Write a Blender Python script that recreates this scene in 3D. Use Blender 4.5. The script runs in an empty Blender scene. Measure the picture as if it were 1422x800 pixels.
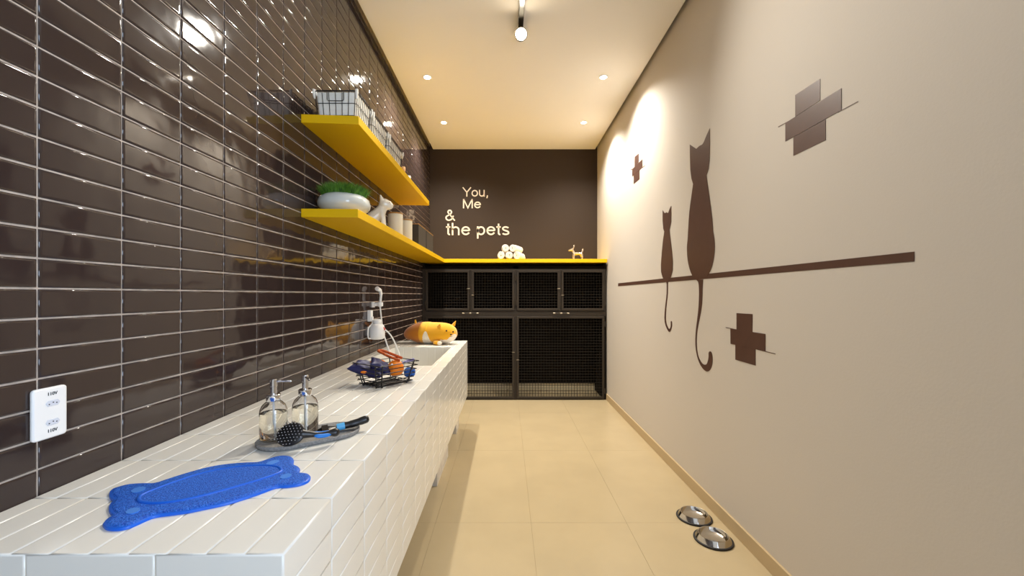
import bpy, bmesh, math, random
from mathutils import Vector, Matrix
random.seed(7)
PI = math.pi
S = bpy.context.scene
COL = S.collection

# ------------------------------------------------------------------ camera, light, exposure
F, CX, CY, CAMZ = 570.0, 703.6, 409.7, 1.2535      # focal length and vanishing point in 1422x800 pixels, eye height
cam = bpy.data.cameras.new('camera'); camo = bpy.data.objects.new('camera', cam); COL.objects.link(camo)
camo.location = (0, 0, CAMZ); camo.rotation_euler = (PI/2, 0, 0)
cam.sensor_width = 36; cam.lens = 36*F/1422
cam.shift_x = (711-CX)/1422; cam.shift_y = (CY-400)/1422; cam.clip_start = .03
S.camera = camo
S.view_settings.view_transform = 'Standard'; S.view_settings.look = 'None'
S.view_settings.gamma = 1; S.view_settings.use_curve_mapping = False
S.view_settings.exposure = 0.40
W = bpy.data.worlds.new('daylight'); S.world = W; W.use_nodes = True
W.node_tree.nodes['Background'].inputs[0].default_value = (.55, .72, 1, 1)
W.node_tree.nodes['Background'].inputs[1].default_value = 1.0
WARM = (1, .945, .85)
P_DOWN, P_TRACK, P_DAY = 118, 128, 58
# daylight entering through the window in the right wall, behind the camera
dl = bpy.data.lights.new('window_daylight', 'AREA'); dl.shape = 'RECTANGLE'; dl.size = 1.3; dl.size_y = 1.5
dl.energy = P_DAY; dl.color = (.60, .76, 1)
dlo = bpy.data.objects.new('window_daylight', dl); COL.objects.link(dlo)
dlo.location = (1.22, -.95, 1.55); dlo.rotation_euler = (PI/2, 0, PI/2)

# room numbers
XL, XR, YB, YR, HC = -1.014, 1.2, 5.437, -2.2, 3.184
YC = 4.907                                          # front of the kennel cabinet
CT, CF, CN, CE = .82, -.373, .686, 3.904            # counter top, front, near end, far end
SHX = -.737                                         # front edge of the shelves

def on_right(px, py, x=XR):                         # pixel -> point on the right wall
    y = x*F/(px-CX); return Vector((x, y, CAMZ-(py-CY)*y/F))
def on_top(px, py, z=CT):                           # pixel -> point on the counter top
    y = (CAMZ-z)*F/(py-CY); return Vector(((px-CX)*y/F, y, z))

# ------------------------------------------------------------------ materials
def lin(c):
    r = []
    for v in c[:3]:
        v /= 255.; r.append(v/12.92 if v <= .04045 else ((v+.055)/1.055)**2.4)
    return (*r, 1)
MATS = {}
def mat(name, rgb, rough=.5, metal=0, spec=.5, coat=0, var=0, vscale=8, bump=0, bscale=40, trans=0, ior=1.45, sheen=0, emit=0, emit_rgb=None, bdetail=2, rgb2=None):
    if name in MATS: return MATS[name]
    m = bpy.data.materials.new(name); m.use_nodes = True; nt = m.node_tree; b = nt.nodes['Principled BSDF']
    b.inputs['Base Color'].default_value = lin(rgb); b.inputs['Roughness'].default_value = rough
    b.inputs['Metallic'].default_value = metal; b.inputs['Specular IOR Level'].default_value = spec
    b.inputs['Coat Weight'].default_value = coat; b.inputs['Coat Roughness'].default_value = .05
    b.inputs['Transmission Weight'].default_value = trans; b.inputs['IOR'].default_value = ior
    b.inputs['Sheen Weight'].default_value = sheen
    if emit:
        b.inputs['Emission Color'].default_value = lin(emit_rgb or rgb); b.inputs['Emission Strength'].default_value = emit
    tc = nt.nodes.new('ShaderNodeTexCoord')
    if var or rgb2:
        n = nt.nodes.new('ShaderNodeTexNoise'); n.inputs['Scale'].default_value = vscale; n.inputs['Detail'].default_value = 4
        nt.links.new(tc.outputs['Object'], n.inputs['Vector'])
        mx = nt.nodes.new('ShaderNodeMix'); mx.data_type = 'RGBA'
        c = lin(rgb); c2 = lin(rgb2) if rgb2 else tuple(min(1, v*(1-var)) for v in c[:3])+(1,)
        mx.inputs[6].default_value = c; mx.inputs[7].default_value = c2
        rp = nt.nodes.new('ShaderNodeValToRGB'); rp.color_ramp.elements[0].position = .38; rp.color_ramp.elements[1].position = .62
        nt.links.new(n.outputs['Fac'], rp.inputs[0]); nt.links.new(rp.outputs[0], mx.inputs[0]); nt.links.new(mx.outputs[2], b.inputs['Base Color'])
    if bump:
        n2 = nt.nodes.new('ShaderNodeTexNoise'); n2.inputs['Scale'].default_value = bscale; n2.inputs['Detail'].default_value = bdetail
        nt.links.new(tc.outputs['Object'], n2.inputs['Vector'])
        bp = nt.nodes.new('ShaderNodeBump'); bp.inputs['Strength'].default_value = bump; bp.inputs['Distance'].default_value = .01
        nt.links.new(n2.outputs['Fac'], bp.inputs['Height']); nt.links.new(bp.outputs['Normal'], b.inputs['Normal'])
    MATS[name] = m; return m

def tile_mat(name, rgb, rough, wave, wscale, coat=0):    # glazed tile: slightly wavy glaze, a shade of difference from tile to tile
    m = bpy.data.materials.new(name); m.use_nodes = True; nt = m.node_tree; b = nt.nodes['Principled BSDF']
    b.inputs['Roughness'].default_value = rough; b.inputs['Specular IOR Level'].default_value = .55
    g = nt.nodes.new('ShaderNodeNewGeometry')
    mx = nt.nodes.new('ShaderNodeMix'); mx.data_type = 'RGBA'
    c = lin(rgb); mx.inputs[6].default_value = tuple(v*.93 for v in c[:3])+(1,); mx.inputs[7].default_value = tuple(v*1.06 for v in c[:3])+(1,)
    nt.links.new(g.outputs['Random Per Island'], mx.inputs[0]); nt.links.new(mx.outputs[2], b.inputs['Base Color'])
    n = nt.nodes.new('ShaderNodeTexNoise'); n.inputs['Scale'].default_value = wscale; n.inputs['Detail'].default_value = 1
    nt.links.new(g.outputs['Position'], n.inputs['Vector'])
    bp = nt.nodes.new('ShaderNodeBump'); bp.inputs['Strength'].default_value = wave; bp.inputs['Distance'].default_value = .01
    nt.links.new(n.outputs['Fac'], bp.inputs['Height']); nt.links.new(bp.outputs['Normal'], b.inputs['Normal'])
    MATS[name] = m; return m

M_TILE = tile_mat('brown_glazed_tile', (54, 43, 40), .07, .13, 11)
M_GROUT = mat('tan_grout', (205, 190, 175), .9, var=.25, vscale=30)
M_WTILE = tile_mat('white_glazed_tile', (232, 229, 220), .2, .03, 16)
M_WGROUT = mat('white_grout', (226, 218, 204), .85, var=.15, vscale=25)
M_WALL = mat('cream_wall_paint', (210, 201, 189), .75, spec=.3, bump=.03, bscale=120)
M_CEIL = mat('ceiling_paint', (250, 247, 243), .9, spec=.2)
M_REAR = mat('white_wall_paint', (225, 220, 212), .8)
M_DARKW = mat('dark_brown_paint', (57, 45, 35), .7, spec=.3, bump=.02, bscale=150)
M_FLOOR = mat('cream_porcelain', (189, 170, 134), .2, spec=.4, var=.05, vscale=3)
M_FGROUT = mat('floor_grout', (176, 154, 115), .9)
M_BASE = mat('skirting_paint', (196, 172, 132), .5)
M_BASE2 = mat('pale_skirting', (228, 214, 180), .5)
M_PAD = mat('pale_blue_vinyl', (70, 132, 220), .4)
M_YEL = mat('yellow_lacquer', (236, 188, 0), .38, spec=.45)
M_BLACK = mat('black_metal', (54, 46, 37), .5, metal=.0, spec=.35)
M_BPANEL = mat('dark_board', (22, 18, 13), .85, spec=.15)
M_WIRE = mat('black_wire', (22, 20, 19), .4)
M_KWIRE = mat('kennel_wire', (36, 30, 22), .7, spec=.2)
M_STEEL = mat('polished_steel', (205, 200, 192), .12, metal=1)
M_DSTEEL = mat('dull_steel', (150, 138, 118), .35, metal=.8)
M_CHROME = mat('chrome', (225, 225, 228), .08, metal=1)
M_RUB = mat('black_rubber', (28, 24, 22), .6)
M_DECAL = mat('brown_vinyl', (88, 60, 48), .42, spec=.5, var=.08, vscale=14)
M_LETTER = mat('cream_letter', (240, 226, 206), .55)
M_LINEN = mat('white_linen', (250, 246, 234), .9, sheen=.2, var=.08, vscale=30, bump=.15, bscale=120)
M_CER = mat('white_ceramic', (212, 216, 210), .15, coat=.5)
M_CERW = mat('ivory_ceramic', (236, 229, 212), .22, coat=.3)
M_IVORY = mat('ivory_tin', (233, 224, 200), .4)
M_WOOD = mat('light_wood', (190, 140, 70), .5, var=.25, vscale=20)
M_GREYBOX = mat('charcoal_card', (72, 66, 58), .55, spec=.4)
M_TOWEL = mat('white_terry', (240, 232, 218), .95, sheen=.4, bump=.4, bscale=260)
M_PLAST = mat('white_plastic', (244, 243, 240), .3)
M_SOCK = mat('grey_white_plastic', (214, 217, 226), .3)
M_INK = mat('black_ink', (20, 20, 22), .6)
M_GLASS = mat('clear_glass', (255, 255, 255), .0, trans=1, ior=1.45)
M_SOAP = mat('clear_soap', (252, 250, 238), .0, trans=1, ior=1.34)
M_BLUE = mat('blue_loop_vinyl', (6, 78, 188), .6, rgb2=(36, 112, 218), vscale=200, bump=.6, bscale=330, bdetail=3)
M_BLUES = mat('blue_smooth_vinyl', (20, 96, 208), .4)
M_SLATE = mat('grey_felt_stone', (150, 147, 143), .7, rgb2=(128, 126, 124), vscale=160, bump=.2, bscale=200)
M_BPLAST = mat('black_plastic', (24, 22, 22), .35)
M_BLUEP = mat('blue_grip', (30, 120, 205), .4)
M_CYAN = mat('light_blue_collar', (90, 175, 225), .35)
M_PIN = mat('pin_tip', (205, 200, 200), .4)
M_NAVY = mat('navy_nylon', (30, 30, 84), .55, var=.3, vscale=20, bump=.3, bscale=30)
M_ORANGE = mat('orange_rubber', (240, 130, 20), .5, bump=.2, bscale=60)
M_ROPE = mat('orange_rope', (205, 95, 25), .8, bump=.5, bscale=220, rgb2=(160, 60, 20), vscale=120)
M_PROPE = mat('violet_rope', (110, 105, 170), .8, rgb2=(190, 190, 220), vscale=140, bump=.4, bscale=200)
M_TOYB = mat('blue_toy', (30, 90, 175), .5)
M_PL1 = mat('golden_plush', (240, 172, 14), .95, sheen=.5, bump=.25, bscale=300)
M_PL2 = mat('ginger_plush', (206, 122, 10), .95, sheen=.4, bump=.25, bscale=300)
M_PLW = mat('white_plush', (242, 230, 210), .95, sheen=.5, bump=.25, bscale=300)
M_GREEN = mat('grass_blades', (98, 150, 44), .6, rgb2=(56, 104, 26), vscale=40)
M_SOIL = mat('soil', (50, 38, 26), .95)
M_TAN = mat('tan_glass', (198, 160, 120), .3)
M_TRACK = mat('track_black', (40, 36, 30), .5)
M_RED = mat('red_plastic', (205, 70, 55), .4)
M_LAMP = mat('lamp_face', (255, 244, 220), .5, emit=45, emit_rgb=(255, 236, 200))
M_SILV = mat('pearl_metal', (228, 214, 196), .16, metal=.9)

# ------------------------------------------------------------------ helpers
class MB:
    def __init__(s): s.v = []; s.f = []; s.m = []; s.cur = 0
    def add(s, vs, fs):
        o = len(s.v); s.v += [tuple(v) for v in vs]
        for f in fs: s.f.append(tuple(i+o for i in f)); s.m.append(s.cur)
        return s
    def box(s, x0, x1, y0, y1, z0, z1, T=None):
        vs = [Vector(p) for p in ((x0,y0,z0),(x1,y0,z0),(x1,y1,z0),(x0,y1,z0),(x0,y0,z1),(x1,y0,z1),(x1,y1,z1),(x0,y1,z1))]
        if T: vs = [T @ v for v in vs]
        return s.add(vs, [(0,3,2,1),(4,5,6,7),(0,1,5,4),(1,2,6,5),(2,3,7,6),(3,0,4,7)])
    def tube(s, pts, r, n=8, closed=False, T=None):
        pts = [Vector(p) for p in pts]; N = len(pts); rs = r if isinstance(r, (list, tuple)) else [r]*N
        vs = []; up = None
        for i, p in enumerate(pts):
            if closed: t = pts[(i+1) % N]-pts[i-1]
            else: t = pts[min(i+1, N-1)]-pts[max(i-1, 0)]
            t.normalize()
            if up is None:
                up = Vector((0,0,1)) if abs(t.z) < .9 else Vector((1,0,0))
            a = t.cross(up)
            if a.length < 1e-6: a = t.orthogonal()
            a.normalize(); b = a.cross(t).normalized(); up = b
            for k in range(n):
                th = 2*PI*k/n; vs.append(p+(a*math.cos(th)+b*math.sin(th))*rs[i])
        if T: vs = [T @ v for v in vs]
        fs = []
        for i in range(N if closed else N-1):
            j = (i+1) % N
            for k in range(n): fs.append((i*n+k, i*n+(k+1) % n, j*n+(k+1) % n, j*n+k))
        if not closed: fs += [tuple(range(n))[::-1], tuple((N-1)*n+k for k in range(n))]
        return s.add(vs, fs)
    def lathe(s, prof, n=32, c=(0,0,0), T=None):            # profile of (radius, z)
        c = Vector(c); vs = []; idx = []
        for r, z in prof:
            if r < 1e-6: idx.append([len(vs)]*n); vs.append(c+Vector((0,0,z)))
            else:
                idx.append([len(vs)+k for k in range(n)])
                vs += [c+Vector((r*math.cos(2*PI*k/n), r*math.sin(2*PI*k/n), z)) for k in range(n)]
        if T: vs = [T @ v for v in vs]
        fs = []
        for a, b in zip(idx, idx[1:]):
            for k in range(n):
                q = [a[k], a[(k+1) % n], b[(k+1) % n], b[k]]; q2 = []
                for i in q:
                    if i not in q2: q2.append(i)
                if len(q2) > 2: s.add([], []); fs.append(tuple(q2))
        return s.add(vs, fs)
    def prism(s, pts, h):                                  # planar outline of 3-D points pushed along vector h
        n = len(pts); h = Vector(h); pts = [Vector(p) for p in pts]
        return s.add(pts+[p+h for p in pts], [tuple(range(n)), tuple(range(2*n-1, n-1, -1))]+[(i, n+i, n+(i+1) % n, (i+1) % n) for i in range(n)])
    def ell(s, c, r, T=None, nu=20, nv=12, e=1.0):
        c = Vector(c); vs = []; P = lambda v: math.copysign(abs(v)**e, v)
        for j in range(nv+1):
            ph = PI*j/nv
            for i in range(nu):
                th = 2*PI*i/nu
                v = Vector((r[0]*P(math.sin(ph))*P(math.cos(th)), r[1]*P(math.sin(ph))*P(math.sin(th)), r[2]*P(math.cos(ph))))
                vs.append(c+(T @ v if T else v))
        fs = [(j*nu+i, (j+1)*nu+i, (j+1)*nu+(i+1) % nu, j*nu+(i+1) % nu) for j in range(nv) for i in range(nu)]
        return s.add(vs, fs)
    def mesh(s, name, mats, smooth=None, merge=True):
        me = bpy.data.meshes.new(name); me.from_pydata(s.v, [], s.f); me.update()
        if not isinstance(mats, (list, tuple)): mats = [mats]
        for m in mats: me.materials.append(m)
        for p, k in zip(me.polygons, s.m): p.material_index = min(k, len(mats)-1)
        bm = bmesh.new(); bm.from_mesh(me)
        if merge: bmesh.ops.remove_doubles(bm, verts=bm.verts, dist=1e-6)
        bmesh.ops.recalc_face_normals(bm, faces=bm.faces); bm.to_mesh(me); bm.free()
        if smooth is not None:
            for p in me.polygons: p.use_smooth = True
            if smooth < 180: me.set_sharp_from_angle(angle=math.radians(smooth))
        return me
    def build(s, name, mats, parent=None, smooth=None, bevel=0, loc=None, rot=None, merge=True):
        me = s.mesh(name, mats, smooth, merge)
        o = bpy.data.objects.new(name, me); COL.objects.link(o)
        if parent: o.parent = parent
        if loc is not None: o.location = loc
        if rot is not None: o.rotation_euler = rot
        if bevel:
            b = o.modifiers.new('bevel', 'BEVEL'); b.width = bevel; b.segments = 2; b.limit_method = 'ANGLE'; b.angle_limit = math.radians(40)
            for p in me.polygons: p.use_smooth = True
            me.set_sharp_from_angle(angle=math.radians(35))
        return o

def tag(o, label, cat, group=None):
    o['label'] = label; o['category'] = cat
    if group: o['group'] = group
    return o
def struct(o): o['kind'] = 'structure'; return o
def empty(name, loc=(0,0,0), rz=0, label=None, cat=None, group=None):
    o = bpy.data.objects.new(name, None); COL.objects.link(o); o.location = loc; o.rotation_euler = (0, 0, rz); o.empty_display_size = .05
    if label: tag(o, label, cat, group)
    return o
def dup(root, loc, label, rz=None):
    r = root.copy(); COL.objects.link(r); r.location = loc; r['label'] = label
    if rz is not None: r.rotation_euler = (0, 0, rz)
    for ch in list(root.children):
        c = ch.copy(); COL.objects.link(c); c.parent = r
        for g in list(ch.children):
            d = g.copy(); COL.objects.link(d); d.parent = c
    return r
def arc(c, r, a0, a1, n, ax=0, ay=2):
    out = []
    for i in range(n+1):
        a = a0+(a1-a0)*i/n; p = list(c); p[ax] += r*math.cos(a); p[ay] += r*math.sin(a); out.append(tuple(p))
    return out
def smooth_path(pts, n=6):                                 # Catmull-Rom through points
    P = [Vector(p) for p in pts]; P = [P[0]*2-P[1]]+P+[P[-1]*2-P[-2]]; out = []
    for i in range(1, len(P)-2):
        for k in range(n):
            t = k/n; a, b, c, d = P[i-1:i+3]
            out.append(.5*((2*b)+(c-a)*t+(2*a-5*b+4*c-d)*t*t+(3*b-a-3*c+d)*t**3))
    out.append(P[-2]); return out
def blob(name, chains, m, parent, voxel=.004, smooth=8, loc=(0,0,0), rz=0):
    """one continuous surface grown round chains of (point, radius)"""
    bm = bmesh.new()
    for ch in chains:
        for (p, r), (q, t) in zip(ch, ch[1:]+ch[-1:]):
            p = Vector(p); q = Vector(q); L = (q-p).length; n = max(1, int(L/(min(r, t)*.35)))
            for k in range(n):
                u = k/n; bmesh.ops.create_icosphere(bm, subdivisions=2, radius=r+(t-r)*u, matrix=Matrix.Translation(p.lerp(q, u)))
    me = bpy.data.meshes.new(name); bm.to_mesh(me); bm.free()
    o = bpy.data.objects.new(name, me); COL.objects.link(o)
    a = o.modifiers.new('r', 'REMESH'); a.mode = 'VOXEL'; a.voxel_size = voxel
    b = o.modifiers.new('s', 'SMOOTH'); b.iterations = smooth; b.factor = .5
    dg = bpy.context.evaluated_depsgraph_get(); me2 = bpy.data.meshes.new_from_object(o.evaluated_get(dg))
    o.modifiers.clear(); o.data = me2; bpy.data.meshes.remove(me)
    for p in me2.polygons: p.use_smooth = True
    me2.materials.clear(); me2.materials.append(m); me2.name = name
    if parent: o.parent = parent
    o.location = loc; o.rotation_euler = (0, 0, rz)
    return o

TILES = {}
def tile_shape(w, h, t, k=1):
    """tile in its own XY plane, centred, top at z=t: four rounded rim rings and a flat face"""
    V = []; Fc = []
    for d, z in ((0, 0), (.0006, .5), (.0020, .86), (.0045, 1), (.0060, 1)):
        d *= k if t > .003 else .6; a, b = w/2-d, h/2-d; V += [(-a, -b, t*z), (a, -b, t*z), (a, b, t*z), (-a, b, t*z)]
    for k in range(4):
        for i in range(4): Fc.append((k*4+i, k*4+(i+1) % 4, k*4+4+(i+1) % 4, k*4+4+i))
    return V, Fc+[(16, 17, 18, 19)]
def tile_mesh(w, h, t, m):
    k = (round(w, 4), round(h, 4), t, m.name)
    if k not in TILES:
        mb = MB(); V, Fc = tile_shape(w, h, t); mb.add(V, Fc); TILES[k] = mb.mesh('tile', m, 180, False)
    return TILES[k]
def lay_tiles(parent, specs, t, m, limit=300, tilt=.003):
    """specs: (centre, u axis, v axis, w, h); the ones largest in view become objects, the rest one mesh"""
    def score(sp):
        c = sp[0]
        if c.y < .3: return 0
        x = CX+c.x*F/c.y; y = CY-(c.z-CAMZ)*F/c.y
        if not (-60 < x < 1480 and -20 < y < 820): return 0
        n = sp[1].cross(sp[2]).normalized(); d = Vector((0,0,CAMZ))-c
        return max(0, sp[3]*sp[4]*n.dot(d)/d.length**3)
    specs = sorted(specs, key=score, reverse=True)
    rest = MB()
    for i, (c, u, v, w, h) in enumerate(specs):
        n = u.cross(v).normalized()
        R = Matrix((u, v, n)).transposed().to_4x4()
        T = Matrix.Translation(c) @ R @ Matrix.Rotation(random.gauss(0, tilt), 4, 'X') @ Matrix.Rotation(random.gauss(0, tilt*.5), 4, 'Y')
        if i < limit and score((c, u, v, w, h)) > 0:
            o = bpy.data.objects.new('tile', tile_mesh(w, h, t, m)); COL.objects.link(o); o.parent = parent; o.matrix_local = T
        else:
            V, Fc = tile_shape(w, h, t); rest.add([T @ Vector(p) for p in V], Fc)
    if rest.v:
        o = rest.build('tile_field', m, parent, 180, merge=False); o['kind'] = 'stuff'

# ------------------------------------------------------------------ room shell
X_, Y_, Z_ = Vector((1,0,0)), Vector((0,1,0)), Vector((0,0,1))
fl = struct(MB().box(XL-.15, XR+.15, YR-.1, YB+.1, -.1, -.003).build('floor', M_FGROUT))
xs = [.134-.525*3, .134-.525*2, .134-.525, .134, .659, 1.2]; ys = [2.259+1.05*k for k in range(-5, 4)]
for i in range(len(xs)-1):
    for j in range(len(ys)-1):
        a, b, c, d = max(xs[i], XL), xs[i+1], max(ys[j], YR), min(ys[j+1], YB)
        if b-a > .02 and d-c > .02:
            MB().box(a+.0005, b-.0005, c+.0005, d-.0005, -.003, 0).build('floor_tile', M_FLOOR, fl)
wl = struct(MB().box(XL-.15, XL-.0035, YR-.1, YB+.1, 0, HC+.12).build('wall_left', M_GROUT))
PH, PW = .0655, .1948
spec = []
for k in range(-16, 26):
    for r in range(-21, 30):
        y0 = .889+PW*k; z0 = 1.3333+PH*r; y1 = min(y0+PW, YB); z1 = min(z0+PH, HC+.03)
        if y0 < YR or y1-y0 < .02 or z0 < .0 or z1-z0 < .015: continue
        if y0 > YC-.01 and z1 < 1.63: continue
        g = .0019; spec.append((Vector((XL-.0035, (y0+y1)/2, (z0+z1)/2)), Y_, Z_, y1-y0-2*g, z1-z0-2*g))
lay_tiles(wl, [s for s in spec if s[0].z > CT-.02], .0035, M_TILE)
low = MB()
for c, u, v, w, h in spec:
    if c.z <= CT-.02:
        V, Fc = tile_shape(w, h, .0035); T = Matrix.Translation(c) @ Matrix((u, v, u.cross(v))).transposed().to_4x4(); low.add([T @ Vector(p) for p in V], Fc)
o = low.build('tile_field', M_TILE, wl, 180, merge=False); o['kind'] = 'stuff'
WY0, WY1, WZ0, WZ1 = -1.65, -.25, .75, 2.35
struct(MB().box(XR, XR+.15, WY1, YB+.1, 0, HC+.12).box(XR, XR+.15, YR-.1, WY0, 0, HC+.12).box(XR, XR+.15, WY0, WY1, 0, WZ0).box(XR, XR+.15, WY0, WY1, WZ1, HC+.12).build('wall_right', M_WALL))
wn = struct(MB().box(XR+.05, XR+.10, WY0, WY1, WZ0, WZ0+.05).box(XR+.05, XR+.10, WY0, WY1, WZ1-.05, WZ1).box(XR+.05, XR+.10, WY0, WY0+.05, WZ0+.05, WZ1-.05).box(XR+.05, XR+.10, WY1-.05, WY1, WZ0+.05, WZ1-.05).box(XR+.05, XR+.10, -.975, -.925, WZ0+.05, WZ1-.05).build('window_1', M_PLAST))
for a, b in ((WY0+.05, -.975), (-.925, WY1-.05)): MB().box(XR+.072, XR+.078, a, b, WZ0+.05, WZ1-.05).build('pane', M_GLASS, wn)
struct(MB().box(XL-.15, XR+.15, YB, YB+.12, 0, HC+.12).build('wall_back', M_DARKW))
# ceiling floats between two shadow gaps
ce = struct(MB().box(XL+.04, XR-.028, YR, YB, HC, HC+.02).box(XL-.15, XR+.15, YR-.1, YB+.1, HC+.08, HC+.16).build('ceiling', M_CEIL))
struct(MB().box(XL-.15, XR+.15, YR-.12, YR, 0, HC+.12).build('wall_rear', M_REAR))
bs = struct(MB().box(XR-.012, XR, YR, YC+.0, 0, .075).build('baseboard_right', M_BASE, bevel=.002))
bb = struct(MB().box(XL+.01, XR-.03, YB-.012, YB, 0, .085).build('baseboard_back', M_BASE2))

# ------------------------------------------------------------------ lamps
def downlight(x, y, label):
    t = empty('ceiling_downlight', (x, y, HC), 0, label, 'ceiling light', 'recessed downlights')
    MB().lathe([(.040, 0), (.040, -.004), (.034, -.006), (.029, -.004), (.029, -.0005)], 28).build('trim_ring', M_PLAST, t, 40)
    MB().lathe([(0, -.0012), (.0288, -.0012), (.0288, -.0004), (0, -.0004)], 24).build('lamp_face', M_LAMP, t)
    l = bpy.data.lights.new('beam', 'SPOT'); l.energy = P_DOWN; l.color = WARM; l.spot_size = math.radians(140); l.spot_blend = 1; l.shadow_soft_size = .025
    o = bpy.data.objects.new('beam', l); COL.objects.link(o); o.parent = t; o.location = (0, 0, -.02)
for x, y, lb in ((-.703, 3.635, 'round recessed downlight above the yellow shelves, nearer left one'), (.857, 3.635, 'round recessed downlight near the cream wall, nearer right one'),
                 (-.703, 4.59, 'round recessed downlight at far left by the dark back wall'), (.862, 4.59, 'round recessed downlight at far right by the dark back wall')):
    downlight(x, y, lb)
tr = empty('track_light', (.1, 2.95, HC), 0, 'slim black ceiling track with a glaring spot lamp at its end', 'track light')
MB().box(-.017, .017, -3.2, .1, -.035, 0).build('track_rail', M_TRACK, tr, bevel=.002)
HT = Matrix.Translation((0, -.06, -.10)) @ Matrix.Rotation(math.radians(-64), 4, 'X')      # lamp head tipped towards the near end of the room
hd = MB().tube([(0, -.05, -.035), (0, -.055, -.085)], .008, 10).lathe([(0, .045), (.030, .042), (.040, .02), (.044, -.045), (.040, -.048), (.038, -.040), (0, -.040)], 28, T=HT).build('spot_head', M_TRACK, tr, 40)
MB().lathe([(0, -.041), (.037, -.041), (.037, -.046), (.028, -.052), (0, -.054)], 28, T=HT).build('lamp_face', M_LAMP, hd, 40)
l = bpy.data.lights.new('beam', 'SPOT'); l.energy = P_TRACK; l.color = WARM; l.spot_size = math.radians(132); l.spot_blend = 1; l.shadow_soft_size = .035
o = bpy.data.objects.new('beam', l); COL.objects.link(o); o.parent = tr; o.matrix_local = HT @ Matrix.Translation((0, 0, -.095))

# ------------------------------------------------------------------ tiled wash counter
HX0, HX1, HY0, HY1 = -.93, -.457, 2.52, 3.42          # tub opening
ct = empty('wash_counter', (0, 0, 0), 0, 'long white tiled washing counter with a sunken tub along the brown wall', 'counter')
B = .0024; zb = CT-8*PH
mb = MB(); X0 = XL+.001; X1 = CF-B; Z1 = CT-B
mb.box(X0, X1, CN+B, HY0, zb, Z1).box(X0, X1, HY1, CE-B, zb, Z1).box(X0, HX0, HY0, HY1, zb, Z1).box(HX1, X1, HY0, HY1, zb, Z1)
mb.build('body', M_WGROUT, ct)
MB().box(HX0, HX1, HY0, HY1, zb, zb+.20).box(HX0, HX0+.004, HY0, HY1, zb, CT-.001).box(HX1-.004, HX1, HY0, HY1, zb, CT-.001).box(HX0, HX1, HY0, HY0+.004, zb, CT-.001).box(HX0, HX1, HY1-.004, HY1, zb, CT-.001).build('tub_lining', M_WTILE, ct)
for y0, y1 in ((.95, 1.1), (2.69, 3.19), (3.70, CE-.01)):
    MB().box(X0, -.455, y0, y1, 0, zb).build('support_block', M_WGROUT, ct)
spec = []; g = .0013
ylines = [CN, .876]+[.876+.2005*k for k in range(1, 16)]
ylines = [y for y in ylines if y < CE-.03]+[CE]
for i in range(len(ylines)-1):
    a, b = ylines[i], ylines[i+1]
    for r in range(10):                                    # top rows
        x1 = CF-PH*r; x0 = max(x1-PH, XL+.002)
        if x1-x0 < .01: continue
        rects = [(x0, x1, a, b)]
        if x0 < HX1 and x1 > HX0 and a < HY1 and b > HY0:  # cut round the tub
            rects = []
            if a < HY0: rects.append((x0, x1, a, HY0))
            if b > HY1: rects.append((x0, x1, HY1, b))
            aa, bb_ = max(a, HY0), min(b, HY1)
            if x1 > HX1: rects.append((HX1, x1, aa, bb_))
            if x0 < HX0: rects.append((x0, HX0, aa, bb_))
        for p, q, u, v in rects:
            if q-p > .008 and v-u > .008: spec.append((Vector(((p+q)/2, (u+v)/2, CT-B)), X_, Y_, q-p-2*g, v-u-2*g))
    for r in range(8):                                     # front rows
        spec.append((Vector((CF-B, (a+b)/2, CT-PH*(r+.5))), Y_, Z_, b-a-2*g, PH-2*g))
xl = [CF, -.589, -.806, XL+.002]
for i in range(3):
    for r in range(8): spec.append((Vector(((xl[i]+xl[i+1])/2, CN+B, CT-PH*(r+.5))), X_, Z_, xl[i]-xl[i+1]-2*g, PH-2*g))
for i in range(7):                                         # upright tiles on the far wall of the tub
    x1 = HX1-.006-PH*i; spec.append((Vector((x1-PH/2, HY1-.004, CT-.11)), X_, Z_, PH-2*g, .2))
lay_tiles(ct, spec, B, M_WTILE, 300, .001)

# ------------------------------------------------------------------ shelves
up = tag(MB().prism([(XL, 2.024, 2.104), (SHX, 2.045, 2.104), (SHX, 3.904, 2.104), (XL, 3.885, 2.104)], (0, 0, .042)).build('wall_shelf', M_YEL, bevel=.0015),
         'upper yellow wall shelf carrying the lined wire baskets', 'shelf')
lo = tag(MB().prism([(XL, 2.024, 1.638), (SHX, 2.035, 1.638), (SHX, 4.85, 1.638), (1.188, 4.85, 1.638), (1.188, YB, 1.638), (XL, YB, 1.638)], (0, 0, .042)).build('corner_shelf', M_YEL, bevel=.0015),
         'lower yellow shelf turning the corner onto the black kennel cabinet', 'shelf')

# ------------------------------------------------------------------ kennel cabinet
kc = empty('kennel_cabinet', (0, 0, 0), 0, 'black kennel cabinet with wire mesh doors under the dark back wall', 'cabinet')
def cx(px): return (px-CX)*YC/F
def cz(py): return CAMZ-(py-CY)*YC/F
KL, KR = XL+.004, cx(841.5)
ztop, zr1, zr0 = cz(374), cz(431.5), cz(439)
MB().box(KL, KL+.03, YC+.01, YB-.015, 0, 1.637).build('side_panel', M_BPANEL, kc)
MB().box(KR-.025, KR+.004, YC+.01, YB-.015, 0, 1.637).build('side_panel', M_BPANEL, kc)
MB().box(cx(713), cx(719.5), YC+.03, YB-.015, 0, 1.60).build('divider', M_BPANEL, kc)
MB().box(KL, KR, YC+.03, YB-.015, ztop+.002, 1.60).build('top_panel', M_BPANEL, kc)
MB().box(KL+.03, KR-.026, YB-.02, YB-.014, .09, 1.60).build('back_panel', M_BPANEL, kc)
MB().box(KL, KR, YC+.03, YB-.015, zr0, zr0+.03).build('mid_shelf', M_BPANEL, kc)
fr = MB()
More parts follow.
